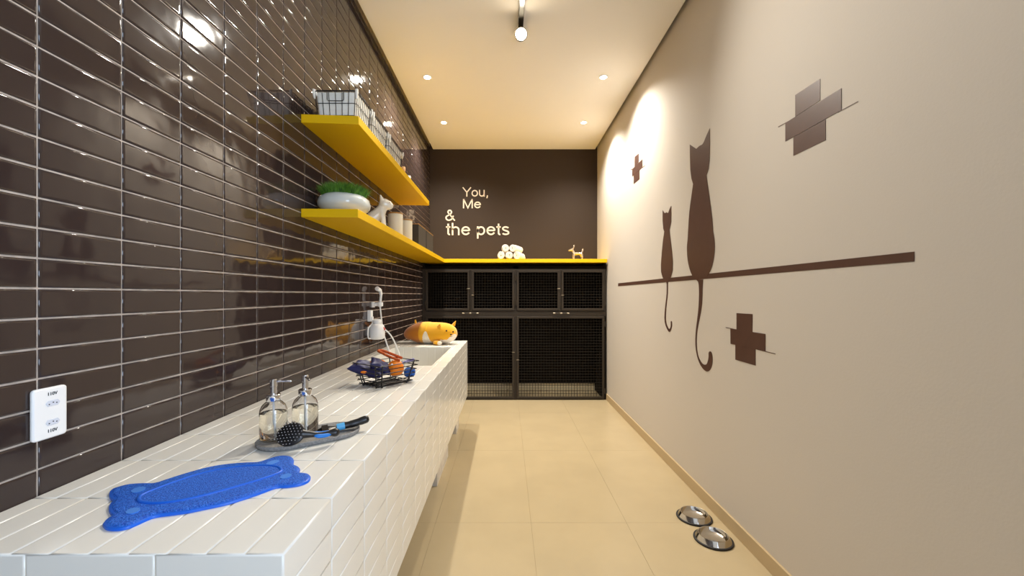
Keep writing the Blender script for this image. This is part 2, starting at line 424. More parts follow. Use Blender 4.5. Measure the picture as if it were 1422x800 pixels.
for a, b in ((KL, cx(591)), (cx(652.6), cx(655)), (cx(714), cx(717.8)), (cx(777.2), cx(779.4)), (cx(839.5), KR)): fr.box(a, b, YC+.005, YC+.031, zr0-.002 if b-a < .022 else 0, ztop-.001)
fr.box(KL, KR, YC+.004, YC+.03, zr0, zr1).box(KL, KR, YC+.004, YC+.03, ztop-.012, ztop+.004)
fr.build('frame', M_BLACK, kc)
MB().box(KL+.03, KR-.03, YC+.012, YC+.03, 0, .012).build('sill', M_BLACK, kc)
def kdoor(x0, x1, z0, z1, latch_side, lz):
    w = .024; d = MB()
    d.box(x0, x0+w, YC-.012, YC+.004, z0, z1).box(x1-w, x1, YC-.012, YC+.004, z0, z1).box(x0+w, x1-w, YC-.012, YC+.004, z0, z0+w).box(x0+w, x1-w, YC-.012, YC+.004, z1-w, z1)
    do = d.build('door', M_BLACK, kc, bevel=.002)
    wm = MB(); p = .0335; nx = int((x1-x0-2*w)/p); nz = int((z1-z0-2*w)/p); r = .0024
    for i in range(1, nx+1): x = x0+w+(x1-x0-2*w)*i/(nx+1); wm.tube([(x, YC, z0+w-.005), (x, YC, z1-w+.005)], r, 4)
    for i in range(1, nz+1): z = z0+w+(z1-z0-2*w)*i/(nz+1); wm.tube([(x0+w-.005, YC+.003, z), (x1-w+.005, YC+.003, z)], r, 4)
    m = wm.build('wire_mesh', M_KWIRE, do); m['kind'] = 'stuff'
    lx = x1-w/2 if latch_side > 0 else x0+w/2
    MB().tube([(lx-.016*latch_side, YC-.018, lz), (lx+.018*latch_side, YC-.018, lz)], .003, 8).lathe([(0, -.014), (.006, -.012), (.006, 0), (.004, .01)], 12, T=Matrix.Translation((lx, YC-.012, lz)) @ Matrix.Rotation(-PI/2, 4, 'X')).build('latch', M_DSTEEL, do, 40)
    hx = x0+.012 if latch_side > 0 else x1-.012
    for hz in (z0+.09, z1-.09): MB().tube([(hx-.018*latch_side, YC-.014, hz-.03), (hx-.018*latch_side, YC-.014, hz+.03)], .007, 8).build('hinge', M_BLACK, do, 40)
u0, u1 = zr1+.004, ztop-.014
kdoor(cx(591.5), cx(652), u0, u1, 1, cz(401)); kdoor(cx(655.3), cx(714.2), u0, u1, -1, cz(410))
kdoor(cx(717.6), cx(777), u0, u1, 1, cz(401)); kdoor(cx(779.6), cx(839), u0, u1, -1, cz(410))
kdoor(cx(591.5), cx(714.2), .016, zr0-.004, 1, cz(489)); kdoor(cx(717.6), cx(839), .016, zr0-.004, -1, cz(499.5))
for a, b in ((643, 664), (768.5, 789)):
    h = MB(); xa, xb = cx(a), cx(b); z = cz(435)
    MB().tube([(xa, YC-.035, z), (xb, YC-.035, z)], .006, 10).build('pull_bar', M_BLACK, kc, 60)
    for q in (.03, .5, .97): x = xa+(xb-xa)*q; h.tube([(x, YC+.006, z), (x, YC-.035, z)], .0055, 8).tube([(x-.012, YC-.035, z), (x+.012, YC-.035, z)], .0085, 10)
    h.build('pull_mounts', M_DSTEEL, kc, 40)

# ------------------------------------------------------------------ lettering on the back wall
wlb = empty('wall_lettering', (0, YB, CAMZ), 0, 'cream lettering reading You, Me & the pets on the dark wall', 'lettering')
def bow(cx_, cy_, rx, ry, a0, a1, n=22): return [(cx_+rx*math.cos(math.radians(a0+(a1-a0)*i/n)), cy_+ry*math.sin(math.radians(a0+(a1-a0)*i/n))) for i in range(n+1)]
XH, SW = .72, .118                                    # x-height and stroke, in cap heights
GL = {                                                # grotesque letters drawn as pen strokes: (advance, strokes)
 'Y': (.93, [[(.03, 1), (.465, .46)], [(.90, 1), (.465, .46)], [(.465, .50), (.465, 0)]]),
 'o': (.777, [bow(.388, .36, .285, .30, 0, 360, 32)]),
 'u': (.777, [[(.13, XH), (.13, .28)]+bow(.365, .28, .235, .225, 180, 360)[1:], [(.62, XH), (.62, 0)]]),
 ',': (.388, [[(.19, .13), (.19, .0), (.13, -.17)]]),
 'M': (1.163, [[(.15, 0), (.15, 1)], [(.15, 1), (.58, .04), (1.01, 1)], [(1.01, 1), (1.01, 0)]]),
 'e': (.777, [[(.10, .385), (.665, .385)], bow(.385, .36, .285, .30, 2, 330, 32)]),
 '&': (.93, [[(.88, .02), (.36, .66)]+bow(.43, .79, .155, .155, 215, -55, 20)+[(.50, .60), (.24, .46)]+bow(.35, .27, .245, .215, 130, 300, 20)+[(.62, .16), (.76, .46)]]),
 't': (.388, [[(.19, .93), (.19, .20)]+bow(.30, .17, .11, .115, 180, 285, 8), [(.02, .66), (.36, .66)]]),
 'h': (.777, [[(.14, 1), (.14, 0)], [(.62, 0), (.62, .42)]+bow(.38, .42, .24, .235, 0, 180)]),
 'p': (.777, [[(.14, XH), (.14, -.28)], bow(.395, .36, .255, .30, 0, 360, 32)]),
 's': (.698, [bow(.345, .535, .215, .125, 20, 180, 14)+bow(.345, .535, .215, .15, 180, 235, 5)[1:]+bow(.35, .185, .225, .165, 55, 0, 5)+bow(.35, .185, .225, .125, 0, -165, 14)]),
 ' ': (.388, [])}
def word(txt, px0, px1, base, cap):
    pens = []; x = 0
    for ch in txt:
        pens.append((ch, x)); x += GL[ch][0]
    allx = [p[0]+x0+d for ch, x0 in pens for st_ in GL[ch][1] for p in st_ for d in (-SW*.35, SW*.35)]
    sc = YB/F; lo_x, hi_x = min(allx), max(allx); kx = (px1-px0)*sc/(hi_x-lo_x); kz = cap*sc
    for ch, x0 in pens:
        if not GL[ch][1]: continue
        mb = MB()
        for st_ in GL[ch][1]:
            P = [Vector((p[0], p[1])) for p in st_]; ring = (P[0]-P[-1]).length < 1e-4; L = []; R = []
            for i, p in enumerate(P):
                a = P[i-1] if i else (P[-2] if ring else P[0]); b = P[i+1] if i < len(P)-1 else (P[1] if ring else P[-1])
                d1 = (p-a).normalized() if (p-a).length > 0 else (b-p).normalized(); d2 = (b-p).normalized() if (b-p).length > 0 else d1
                n1 = Vector((-d1.y, d1.x)); n2 = Vector((-d2.y, d2.x)); n = (n1+n2).normalized(); m = n/max(.45, n.dot(n1))*SW/2
                L.append(p+m); R.append(p-m)
            conv = lambda q, y: ((px0-CX)*sc+(q.x+x0-lo_x)*kx, y, (CY-base)*sc+q.y*kz)
            n = len(P); vs = [conv(q, -.007) for q in L]+[conv(q, -.007) for q in R]+[conv(q, -.0005) for q in L]+[conv(q, -.0005) for q in R]
            fs = []
            for i in range(n-1): fs += [(i, i+1, n+i+1, n+i), (2*n+i, 3*n+i, 3*n+i+1, 2*n+i+1), (i, 2*n+i, 2*n+i+1, i+1), (n+i, n+i+1, 3*n+i+1, 3*n+i)]
            if not ring: fs += [(0, n, 3*n, 2*n), (n-1, 3*n-1, 4*n-1, 2*n-1)]
            mb.add(vs, fs)
        mb.build('letter', M_LETTER, wlb, merge=False)
word('You,', 642.2, 677.3, 273.1, 12.8); word('Me', 643.2, 667.8, 289.3, 12.8)
word('&', 618.9, 632.2, 306.8, 15.4); word('the pets', 618.6, 707, 326.6, 17.0)

# ------------------------------------------------------------------ vinyl decals on the cream wall
def cp(o, s, pts): return [(o[0]+x/s, o[1]+y/s) for x, y in pts]
def decal(name, parent, pts, th=.0012, off=0.0):
    vs = [on_right(x, y) for x, y in pts]; vs = [Vector((XR-.0002-off, v.y, v.z)) for v in vs]
    return MB().prism(vs, (-th, 0, 0)).build(name, M_DECAL, parent)
def smooth2(pts, n=3): return [(v.x, v.y) for v in smooth_path([(x, y, 0) for x, y in pts], n)]
br = decal('branch_decal', None, [(858.5, 393.5), (1270, 349.5), (1270, 363), (858.5, 397.5)])
tag(br, 'long tapering brown bar decal that both cats sit on', 'wall decal')
big = empty('cat_decal', on_right(973, 385), 0, 'large brown cat silhouette on the cream wall, tail hooking down', 'wall decal')
sml = empty('cat_decal', on_right(926, 390), 0, 'small brown cat silhouette on the cream wall, left of the large cat', 'wall decal')
def rel(o, p):
    o.parent = p; o.data.transform(Matrix.Translation(-p.location)); return o
o4 = lambda p: cp((935, 170), 6.667, p); o5 = lambda p: cp((935, 280), 6.667, p)
body = o4([(155,205),(215,245),(245,217),(270,205),(285,182),(312,115),(340,55),(341,200),(338,350),(328,430),(308,490),(330,640),(352,800)])
body += smooth2(o5([(352,70),(362,150),(368,230),(372,285),(383,350),(386,440),(372,555),(345,640),(315,690)]))
body += smooth2(o5([(190,700),(178,685),(155,630),(135,540),(128,430),(135,350),(140,260),(148,130),(160,20)]))
body += o4([(165,720),(186,570),(170,520),(160,440),(156,300)])
rel(decal('cat_body', None, body, .0012, .0008), big)
tail = cp((935, 380), 5.517, [(175,45),(192,65),(198,110),(198,200),(192,290),(178,400),(170,500),(175,590),(195,670),(225,725),(258,750),(285,735),(300,690),(302,640),(295,605),(282,595),(272,608),(272,640),(262,685),(248,698),(225,690),(200,650),(185,590),(180,510),(188,420),(208,320),(222,230),(225,120),(230,45)])
rel(decal('cat_tail', None, smooth2(tail, 2), .0012, .0004), big)
o7 = lambda p: cp((905, 280), 4.21, p)
body = o7([(65,50),(77,68),(88,62),(97,68),(105,45),(115,25),(116,70),(115,120),(105,165),(109,200),(120,290),(125,350),(124,400),(114,440),(105,455),(72,455),(64,440),(56,410),(55,370),(60,300),(68,220),(75,175),(69,160),(65,110)])
rel(decal('cat_body', None, body, .0012, .0008), sml)
tail = o7([(82,462),(88,480),(88,540),(80,610),(75,680),(82,725),(100,760),(112,755),(120,725),(118,700),(112,702),(112,730),(104,745),(92,725),(84,690),(86,620),(95,540),(96,480),(100,462)])
rel(decal('cat_tail', None, smooth2(tail, 2), .0012, .0004), sml)
def cross(o, s, top, mid, bot, l1, l2, label, lw):
    c = [on_right(*p) for p in cp(o, s, mid)]; ctr = sum(c, Vector())/4
    t = empty('cross_decal', ctr, 0, label, 'wall decal', 'plus sign decals')
    for p, k in ((top, 0), (mid, .0005), (bot, 0)): rel(decal('block', None, cp(o, s, p), .0012, k), t)
    for a, b in (l1, l2):
        a, b = cp(o, s, [a, b]); rel(decal('thin_line', None, [(a[0], a[1]-lw), (b[0], b[1]-lw), (b[0], b[1]+lw), (a[0], a[1]+lw)], .0010, .0003), t)
cross((1070, 100), 6.4, [(222,205),(443,60),(443,252),(222,397)], [(135,453),(632,145),(632,338),(135,617)], [(205,580),(492,423),(492,605),(205,745)], ((70,488),(160,440)), ((600,358),(780,262)), 'large brown plus sign decal high on the cream wall, at right', .45)
cross((1000, 425), 8.889, [(205,88),(402,100),(400,322),(205,292)], [(130,280),(562,345),(562,556),(132,467)], [(190,477),(440,530),(440,735),(190,662)], ((72,265),(205,292)), ((440,530),(685,592)), 'brown plus sign decal below the cat branch', .4)
cross((870, 205), 14.54, [(165,190),(248,115),(248,295),(165,395)], [(118,435),(325,230),(325,400),(118,585)], [(148,560),(265,455),(265,635),(148,735)], ((85,450),(118,430)), ((325,400),(375,360)), 'small brown plus sign decal in the bright lamp pool on the cream wall', .3)

# ------------------------------------------------------------------ upper shelf: lined wire baskets and small bottles
ZU, ZL = 2.146, 1.680
def rrect(hx, hy, r, z, n=4):
    out = []
    for cx_, cy_, a in ((hx-r, hy-r, 0), (-hx+r, hy-r, PI/2), (-hx+r, -hy+r, PI), (hx-r, -hy+r, 1.5*PI)):
        for i in range(n+1): out.append((cx_+r*math.cos(a+PI/2*i/n), cy_+r*math.sin(a+PI/2*i/n), z))
    return out
def wire_basket(x, y, hx, hy, h, label):
    t = empty('wire_basket', (x, y, ZU), 0, label, 'basket', 'lined baskets on the upper shelf')
    fl_ = 1.10; w = MB(); r = .0016
    def ring(q, rr): f = 1+(fl_-1)*q; w.tube(rrect(hx*f, hy*f, .02, h*q+.003), rr, 6, True)
    ring(0, .002); ring(.5, r); ring(1, .0035)
    def vert(px, py): w.tube([(px, py, .003), (px*fl_, py*fl_, h+.003)], r, 5)
    for s in (-1, 1):
        n = round(2*hx/.031)
        for i in range(n+1): vert(-hx*.93+2*hx*.93*i/n, s*hy)
        n = round(2*hy/.027)
        for i in range(n+1): vert(s*hx, -hy*.93+2*hy*.93*i/n)
    w.build('wire_frame', M_WIRE, t, 60)
    k = .955; A = rrect(hx*k, hy*k, .018, .005); Bm = rrect(hx*k*1.05, hy*k*1.05, .02, h*.5); C = rrect(hx*k*fl_, hy*k*fl_, .02, h*.98)
    D = rrect(hx*k*fl_*.95, hy*k*fl_*.95, .018, h*.98); E_ = rrect(hx*k*.94, hy*k*.94, .016, .010)
    L = MB(); n = len(A); vs = A+Bm+C+D+E_
    L.add(vs, [tuple(range(n))[::-1]]+[(a*n+i, a*n+(i+1) % n, (a+1)*n+(i+1) % n, (a+1)*n+i) for a in range(4) for i in range(n)]+[tuple(range(4*n, 5*n))])
    L.build('liner', M_LINEN, t, 40)
    for sx in (-1, 1):                                   # cloth folded over the rim at the corners
        for sy in (-1, 1):
            f = MB(); c = Vector((sx*hx*fl_*.985, sy*hy*fl_*.985, 0))
            f.tube([c*.97+Vector((0, 0, h*.72)), c*1.0+Vector((0, 0, h*.92)), c*1.0+Vector((0, 0, h+.010)), c*.96+Vector((0, 0, h+.008)), c*.93+Vector((0, 0, h*.85))], [.005, .008, .0075, .007, .006], 8).build('corner_fold', M_LINEN, t, 60)
    if True:
        yy = -hy*1.06; lf = MB(); a, b = -hx*.42, hx*.42; z0, z1 = h*.62, h*.98
        lf.tube([(a, yy-.004, z1), (a, yy-.002, z0+.006), (a+.006, yy-.002, z0), (b-.006, yy-.002, z0), (b, yy-.002, z0+.006), (b, yy-.004, z1)], .0018, 6).build('label_holder', M_WIRE, t, 60)
wire_basket(-.851, 2.150, .098, .102, .118, 'nearest lined wire basket on the upper yellow shelf')
wire_basket(-.851, 2.435, .098, .128, .118, 'middle lined wire basket of three on the upper shelf')
wire_basket(-.851, 2.78, .098, .15, .118, 'farthest lined wire basket of three on the upper shelf')
def small_bottle(x, y, h, r, m, label, cat='bottle'):
    t = empty('small_bottle', (x, y, ZU), 0, label, cat, 'small bottles on the upper shelf')
    MB().lathe([(0, 0), (r*.95, 0), (r, .004), (r, h*.55), (r*.8, h*.66), (r*.42, h*.72), (r*.42, h*.80)], 24).build('bottle_body', m, t, 40)
    MB().lathe([(r*.5, h*.78), (r*.52, h*.80), (r*.52, h*.97), (r*.4, h), (0, h)], 20).build('cap', m, t, 40)
small_bottle(-.86, 3.42, .175, .032, M_TAN, 'tan bottle standing right after the baskets on the upper shelf')
small_bottle(-.85, 3.57, .142, .030, M_CERW, 'white bottle beside the tan bottle on the upper shelf')
small_bottle(-.85, 3.70, .124, .028, M_CERW, 'second white bottle from the tan one on the upper shelf')
small_bottle(-.86, 3.83, .128, .027, M_TAN, 'last small bottle at the far end of the upper shelf')

# ------------------------------------------------------------------ lower shelf
pt = empty('potted_grass', (-.872, 2.205, ZL), 0, 'low white ceramic bowl of clipped green grass on the lower shelf', 'potted plant')
MB().lathe([(0, 0), (.075, 0), (.105, .012), (.131, .04), (.135, .058), (.128, .083), (.108, .1), (.100, .103), (.096, .1), (.11, .08), (.11, .06), (0, .05)], 48).build('bowl', M_CER, pt, 60)
MB().lathe([(0, .092), (.06, .092), (.102, .086), (.104, .07), (0, .06)], 32).build('soil', M_SOIL, pt, 60)
gr = MB()
for i in range(2600):
    a = random.random()*2*PI; q = math.sqrt(random.random())*.104; x, y = q*math.cos(a), q*math.sin(a)
    z0 = .086; L = random.uniform(.055, .085)*(1.05-.30*(q/.104)**3); b = random.random()*2*PI; ln = random.uniform(.006, .024)
    ox, oy = x/.104*.034+ln*math.cos(b), y/.104*.034+ln*math.sin(b); wx, wy = -.0016*math.sin(b), .0016*math.cos(b)
    gr.add([(x-wx, y-wy, z0), (x+wx, y+wy, z0), (x+ox*.4+wx, y+oy*.4+wy, z0+L*.6), (x+ox*.4-wx, y+oy*.4-wy, z0+L*.6), (x+ox, y+oy, z0+L)], [(0,1,2,3), (3,2,4)])
go = gr.build('grass', M_GREEN, pt, merge=False); go['kind'] = 'stuff'
# sitting dog figurine, facing along +x before turning
dg = empty('dog_figurine', (-.815, 2.60, ZL), math.radians(8), 'white ceramic figurine of a sitting prick-eared dog beside the potted grass', 'figurine')
blob('dog_body', [
    [((-.055, 0, .036), .036), ((-.030, 0, .058), .044), ((.005, 0, .088), .040), ((.024, 0, .118), .032), ((.032, 0, .140), .027)],
    [((.030, 0, .138), .029), ((.040, 0, .150), .037), ((.060, 0, .145), .031), ((.070, 0, .141), .026)],
    [((.024, .020, .090), .020), ((.032, .022, .045), .014), ((.034, .022, .012), .012), ((.048, .022, .010), .010)],
    [((.024, -.020, .090), .020), ((.032, -.022, .045), .014), ((.034, -.022, .012), .012), ((.048, -.022, .010), .010)],
    [((-.045, .034, .034), .030), ((-.020, .042, .018), .018), ((.008, .044, .010), .010)],
    [((-.045, -.034, .034), .030), ((-.020, -.042, .018), .018), ((.008, -.044, .010), .010)],
    [((-.075, 0, .028), .020), ((-.096, 0, .016), .013)],
    [((.026, .020, .168), .013), ((.022, .026, .188), .009), ((.020, .029, .203), .004)],
    [((.026, -.020, .168), .013), ((.022, -.026, .188), .009), ((.020, -.029, .203), .004)]], M_CERW, dg, .0045, 6)
for s in (-1, 1): MB().ell((.076, s*.022, .160), (.0035, .0035, .0035), nu=10, nv=6).build('eye', M_TAN, dg, 180)
MB().ell((.097, 0, .146), (.004, .006, .004), nu=10, nv=6).build('nose', M_TAN, dg, 180)
def canister(x, y, r, h, label):
    t = empty('canister', (x, y, ZL), 0, label, 'canister', 'ivory canisters on the lower shelf')
    MB().lathe([(0, 0), (r*.97, 0), (r, .003), (r, h-.012), (r-.003, h-.009), (0, h-.009)], 40).build('canister_body', M_IVORY, t, 40)
    MB().lathe([(0, h-.010), (r*1.01, h-.010), (r*1.01, h-.002), (r*.98, h), (0, h)], 40).build('lid', M_WOOD, t, 40)
canister(-.798, 2.945, .052, .160, 'ivory canister with wooden lid right beside the dog figurine')
canister(-.790, 3.215, .050, .162, 'ivory canister with wooden lid next to the charcoal boxes')
def card_box(y0, y1, h, label):
    t = empty('storage_box', (-.845, (y0+y1)/2, ZL), 0, label, 'box', 'charcoal boxes on the lower shelf'); hy = (y1-y0)/2
    MB().box(-.098, .098, -hy, hy, 0, h-.006).build('box_body', M_GREYBOX, t, bevel=.002)
    MB().box(-.101, .101, -hy-.002, hy+.002, h-.006, h).build('lid', M_WOOD, t, bevel=.0015)
card_box(3.485, 3.80, .180, 'charcoal storage box with tan lid beside the ivory canisters')
card_box(3.835, 4.17, .180, 'charcoal storage box with tan lid nearest the dark back wall')

# ------------------------------------------------------------------ towels and metal dog on the cabinet
def towel(x, y, z, r, L, rz, turn, label):
    n = 90; turns = 3.3; th = r/(turns+.7)*.38; inn = []; out = []
    for i in range(n+1):
        q = i/n; a = turn+q*turns*2*PI; rad = .006+(r-.006-th)*q
        w = th*(1 if q < .97 else (1-q)/.03*.9+.1)
        inn.append(((rad-w)*math.cos(a), (rad-w)*math.sin(a))); out.append(((rad+w)*math.cos(a), (rad+w)*math.sin(a)))
    mb = MB(); ys = [-L/2, -L/2+.006, 0, L/2-.006, L/2]; sh = [.93, 1, 1.02, 1, .93]; ring = inn+out[::-1]; m = len(ring); vs = []
    for yy, s in zip(ys, sh): vs += [(px*s, yy, pz*s) for px, pz in ring]
    fs = [(k*m+i, k*m+(i+1) % m, (k+1)*m+(i+1) % m, (k+1)*m+i) for k in range(4) for i in range(m)]
    for base in (0, 4*m): fs += [(base+i, base+i+1, base+m-2-i, base+m-1-i) for i in range(n)]
    mb.add(vs, fs)
    return tag(mb.build('rolled_towel', M_TOWEL, None, 50, loc=(x, y, z), rot=(0, 0, rz)), label, 'towel', 'rolled towels on the cabinet')
zt = ZL+.049
towel(-.070, 5.03, zt, .049, .25, 0, .3, 'rolled white towel at the left end of the bottom row')
towel(.030, 5.03, zt, .049, .25, .02, 2.2, 'rolled white towel in the middle of the bottom row')
towel(.158, 5.04, zt+.003, .052, .24, -.30, 4.2, 'rolled white towel at the right of the bottom row, turned outward')
towel(-.018, 5.03, zt+.085, .048, .24, .03, 1.2, 'rolled white towel on top of the pile, left one')
towel(.116, 5.05, zt+.091, .050, .26, -.36, 5.2, 'rolled white towel on top of the pile, right one')
sd = empty('metal_dog', (.855, 5.02, ZL), 0, 'small shiny metal dog figurine on the yellow shelf by the cream wall', 'figurine')
blob('dog_body', [
    [((-.030, 0, .078), .021), ((.030, 0, .080), .017), ((.052, 0, .078), .020)],
    [((-.034, .014, .075), .017), ((-.038, .018, .035), .011), ((-.036, .018, .010), .010), ((-.048, .018, .008), .008)],
    [((-.034, -.014, .075), .017), ((-.038, -.018, .035), .011), ((-.036, -.018, .010), .010), ((-.048, -.018, .008), .008)],
    [((.055, .014, .072), .018), ((.066, .018, .038), .011), ((.062, .018, .010), .010), ((.052, .018, .008), .008)],
    [((.055, -.014, .072), .018), ((.066, -.018, .038), .011), ((.062, -.018, .010), .010), ((.052, -.018, .008), .008)],
    [((-.034, 0, .085), .017), ((-.046, 0, .118), .013), ((-.052, 0, .130), .017), ((-.078, 0, .122), .013), ((-.096, 0, .118), .008)],
    [((-.044, .009, .142), .009), ((-.034, .012, .168), .010), ((-.034, .013, .180), .007)],
    [((-.044, -.009, .142), .009), ((-.034, -.012, .168), .010), ((-.034, -.013, .180), .007)],
    [((.062, 0, .092), .010), ((.072, 0, .120), .012), ((.078, 0, .142), .004)]], M_SILV, sd, .004, 5)

# ------------------------------------------------------------------ sockets and the hand shower on the brown wall
so = empty('power_outlet', (XL, .905, .994), 0, 'white double power outlet marked 110V on the brown tiles', 'outlet')
MB().prism([Vector((.0, p[0], p[1])) for p in [(a, b) for a, b, _ in rrect(.034, .056, .007, 0)]], (.009, 0, 0)).build('plate', M_PLAST, so, bevel=.003)
for zc in (.021, -.021):
    pts = [(-.0145, 0), (-.010, .0065), (.010, .0065), (.0145, 0), (.010, -.0065), (-.010, -.0065)]
    sk = MB().prism([Vector((.0088, a+.004, zc+b)) for a, b in pts], (.0012, 0, 0)).build('socket', M_SOCK, so, bevel=.0006)
    for a, b in ((-.008, -.002), (.0, .001), (.007, -.001)):
        MB().lathe([(0, 0), (.0013, 0), (.0013, .0006), (0, .0006)], 10, T=Matrix.Translation((.0099, a+.004, zc+b)) @ Matrix.Rotation(PI/2, 4, 'Y')).build('pin_hole', M_INK, sk)
for zc in (.0385, -.0425):
    cu = bpy.data.curves.new('t', 'FONT'); cu.body = '110V'; cu.size = 1; cu.extrude = .03; cu.offset = .02
    to = bpy.data.objects.new('t', cu); COL.objects.link(to)
    me = bpy.data.meshes.new_from_object(to.evaluated_get(bpy.context.evaluated_depsgraph_get())); bpy.data.objects.remove(to)
    xs_ = [v.co.x for v in me.vertices]; k = .019/(max(xs_)-min(xs_)); mx_ = (max(xs_)+min(xs_))/2
    for v in me.vertices: v.co = Vector((.0092+v.co.z*.008, (v.co.x-mx_)*k+.004, zc+v.co.y*k))
    me.materials.clear(); me.materials.append(M_INK); me.name = 'voltage_mark'
    o = bpy.data.objects.new('voltage_mark', me); COL.objects.link(o); o.parent = so

sh = empty('hand_shower', (XL, 3.10, 1.18), 0, 'white hand shower on a wall bracket with its hose hanging into the tub', 'hand shower')
MB().box(0, .012, -.02, .02, -.02, .02).tube([(.008, 0, 0), (.05, 0, .006)], .014, 12).lathe([(.012, -.018), (.022, -.014), (.022, .014), (.016, .016)], 20, (.058, 0, .004)).build('bracket', M_PLAST, sh, 40)
MB().tube(smooth_path([(.058, 0, -.02), (.060, 0, .03), (.064, 0, .078), (.060, -.008, .106), (.05, -.025, .118)]), [.008]*6+[.0095]*6+[.012]*6+[.015]*7, 14).build('handset', M_PLAST, sh, 50)
MB().lathe([(0, -.004), (.017, -.004), (.017, .006), (.012, .008), (0, .008)], 20, T=Matrix.Translation((.047, -.030, .120)) @ Matrix.Rotation(math.radians(65), 4, 'X')).build('spray_face', M_PLAST, sh, 40)
MB().tube(smooth_path([(.058, 0, -.015), (.064, .01, -.10), (.074, .02, -.20), (.10, .02, -.29), (.135, .01, -.38), (.17, .0, -.46), (.21, .05, -.51), (.24, .12, -.50)], 8), .0055, 8).build('hose', M_PLAST, sh, 60)
ht = empty('water_heater', (XL, 3.01, .930), 0, 'small white round-shouldered water heater hung on the brown tiles above the tub', 'water heater')
MB().lathe([(0, 0), (.046, 0), (.058, .008), (.063, .03), (.062, .085), (.054, .112), (.038, .126), (.03, .128), (.03, .133), (0, .133)], 36, (.07, 0, 0)).build('tank', M_PLAST, ht, 50)
MB().lathe([(.028, .128), (.034, .132), (.034, .155), (.026, .162), (0, .162)], 24, (.07, .0, 0)).build('cap', M_PLAST, ht, 40)
MB().box(0, .02, -.03, .03, .03, .10).build('wall_mount', M_PLAST, ht)
MB().tube([(.115, -.01, .10), (.138, -.006, .076)], .009, 10).build('outlet_nozzle', M_RED, ht, 40)
MB().tube(smooth_path([(.132, -.006, .080), (.150, .03, .055), (.175, .06, .01), (.20, .09, -.06), (.225, .11, -.15), (.235, .11, -.24)], 8), .006, 8).build('outlet_hose', M_PLAST, ht, 60)
MB().tube(smooth_path([(.034, -.005, .150), (.036, -.02, .125), (.02, -.065, .09), (.02, -.066, .02), (.03, -.04, .008)], 8), .006, 8).build('power_cable', M_PLAST, ht, 60)
ht.scale = (.9, .9, .9)
bx = empty('socket_box', (XL, 3.005, 1.10), 0, 'small white surface socket box above the water heater', 'socket box')
MB().box(0, .028, -.024, .024, -.04, .042).build('housing', M_PLAST, bx, bevel=.004)
MB().box(.028, .036, -.014, .014, -.036, -.004).build('plug', M_PLAST, bx, bevel=.003)

# ------------------------------------------------------------------ blue mat
def inset_rings(pts, fracs, c=None):
    P = [Vector(p) for p in pts]; n = len(P); A = 0
    for i in range(n): A += P[i].x*P[(i+1) % n].y-P[(i+1) % n].x*P[i].y
    sg = 1 if A > 0 else -1; N = []
    for i in range(n):
        t = (P[(i+1) % n]-P[i-1]).normalized(); N.append(Vector((-t.y*sg, t.x*sg, 0)))
    return [[P[i]+N[i]*d+Vector((0, 0, z)) for i in range(n)] for d, z in fracs]
o_ = lambda p: cp((120, 600), 3.95, p)
mp = o_([(88,520),(110,540),(160,545),(215,538),(265,520),(320,495),(380,472),(470,460),(560,447),(650,428),(760,405),(860,375),(950,345),(1040,312),(1100,308),(1170,298),(1215,280),(1230,258),(1215,241),(1190,236),(1166,232),(1172,215),(1160,200),(1136,188),(1138,165),(1122,146),(1080,140),(1030,148),(980,165),(940,176),(880,178),(790,185),(690,200),(600,222),(500,252),(430,275),(375,292),(320,293),(240,298),(170,315),(135,330),(124,355),(132,374),(150,386),(130,405),(122,435),(133,458),(146,470),(110,492)])
mp = smooth2(mp+mp[:1], 3)[:-1]
mp = [on_top(x, y, CT) for x, y in mp]
mc = sum(mp, Vector())/len(mp); mp = [Vector((p.x-mc.x, p.y-mc.y, 0)) for p in mp]
mt = empty('pet_mat', (mc.x, mc.y, CT), 0, 'blue loop-pile bone shaped pet mat lying on the white counter', 'mat')
rg = inset_rings(mp, [(0, 0), (0, .0045), (.0015, .006), (.005, .0055), (.007, .0080), (.011, .0085)])
mb = MB(); n = len(mp)
for r in rg: mb.v += [tuple(v) for v in r]
for k in range(5):
    mb.cur = 1 if k < 3 else 0
    for i in range(n): mb.f.append((k*n+i, k*n+(i+1) % n, (k+1)*n+(i+1) % n, (k+1)*n+i)); mb.m.append(mb.cur)
mb.f.append(tuple(range(5*n, 6*n))); mb.m.append(0); mb.f.append(tuple(range(n))[::-1]); mb.m.append(0)
mb.build('mat_base', [M_BLUE, M_BLUES], mt, 60)
el = o_([(285,392),(300,370),(380,335),(500,290),(650,243),(800,214),(950,203),(1040,209),(1068,228),(1048,247),(950,282),(800,327),(640,371),(480,405),(370,414),(300,406)])
el = [on_top(x, y, CT) for x, y in smooth2(el+el[:1], 4)[:-1]]; el = [Vector((p.x-mc.x, p.y-mc.y, .0075)) for p in el]
MB().tube(el, .0045, 8, True).build('oval_ridge', M_BLUES, mt, 60)
MB().prism([Vector((v.x, v.y, .0075)) for v in el], (0, 0, .002)).build('oval_field', M_BLUE, mt)
for c, r in (((285, 340), (40, 12)), ((255, 458), (40, 13)), ((1022, 187), (36, 9)), ((1094, 264), (32, 11))):
    pp = o_([(c[0]+r[0]*math.cos(a*PI/8)+r[1]*.6*math.sin(a*PI/8), c[1]-r[0]*.30*math.cos(a*PI/8)+r[1]*math.sin(a*PI/8)) for a in range(16)])
    pp = [on_top(x, y, CT) for x, y in pp]; MB().prism([Vector((p.x-mc.x, p.y-mc.y, .008)) for p in pp], (0, 0, .0018)).build('pad', M_PAD, mt)

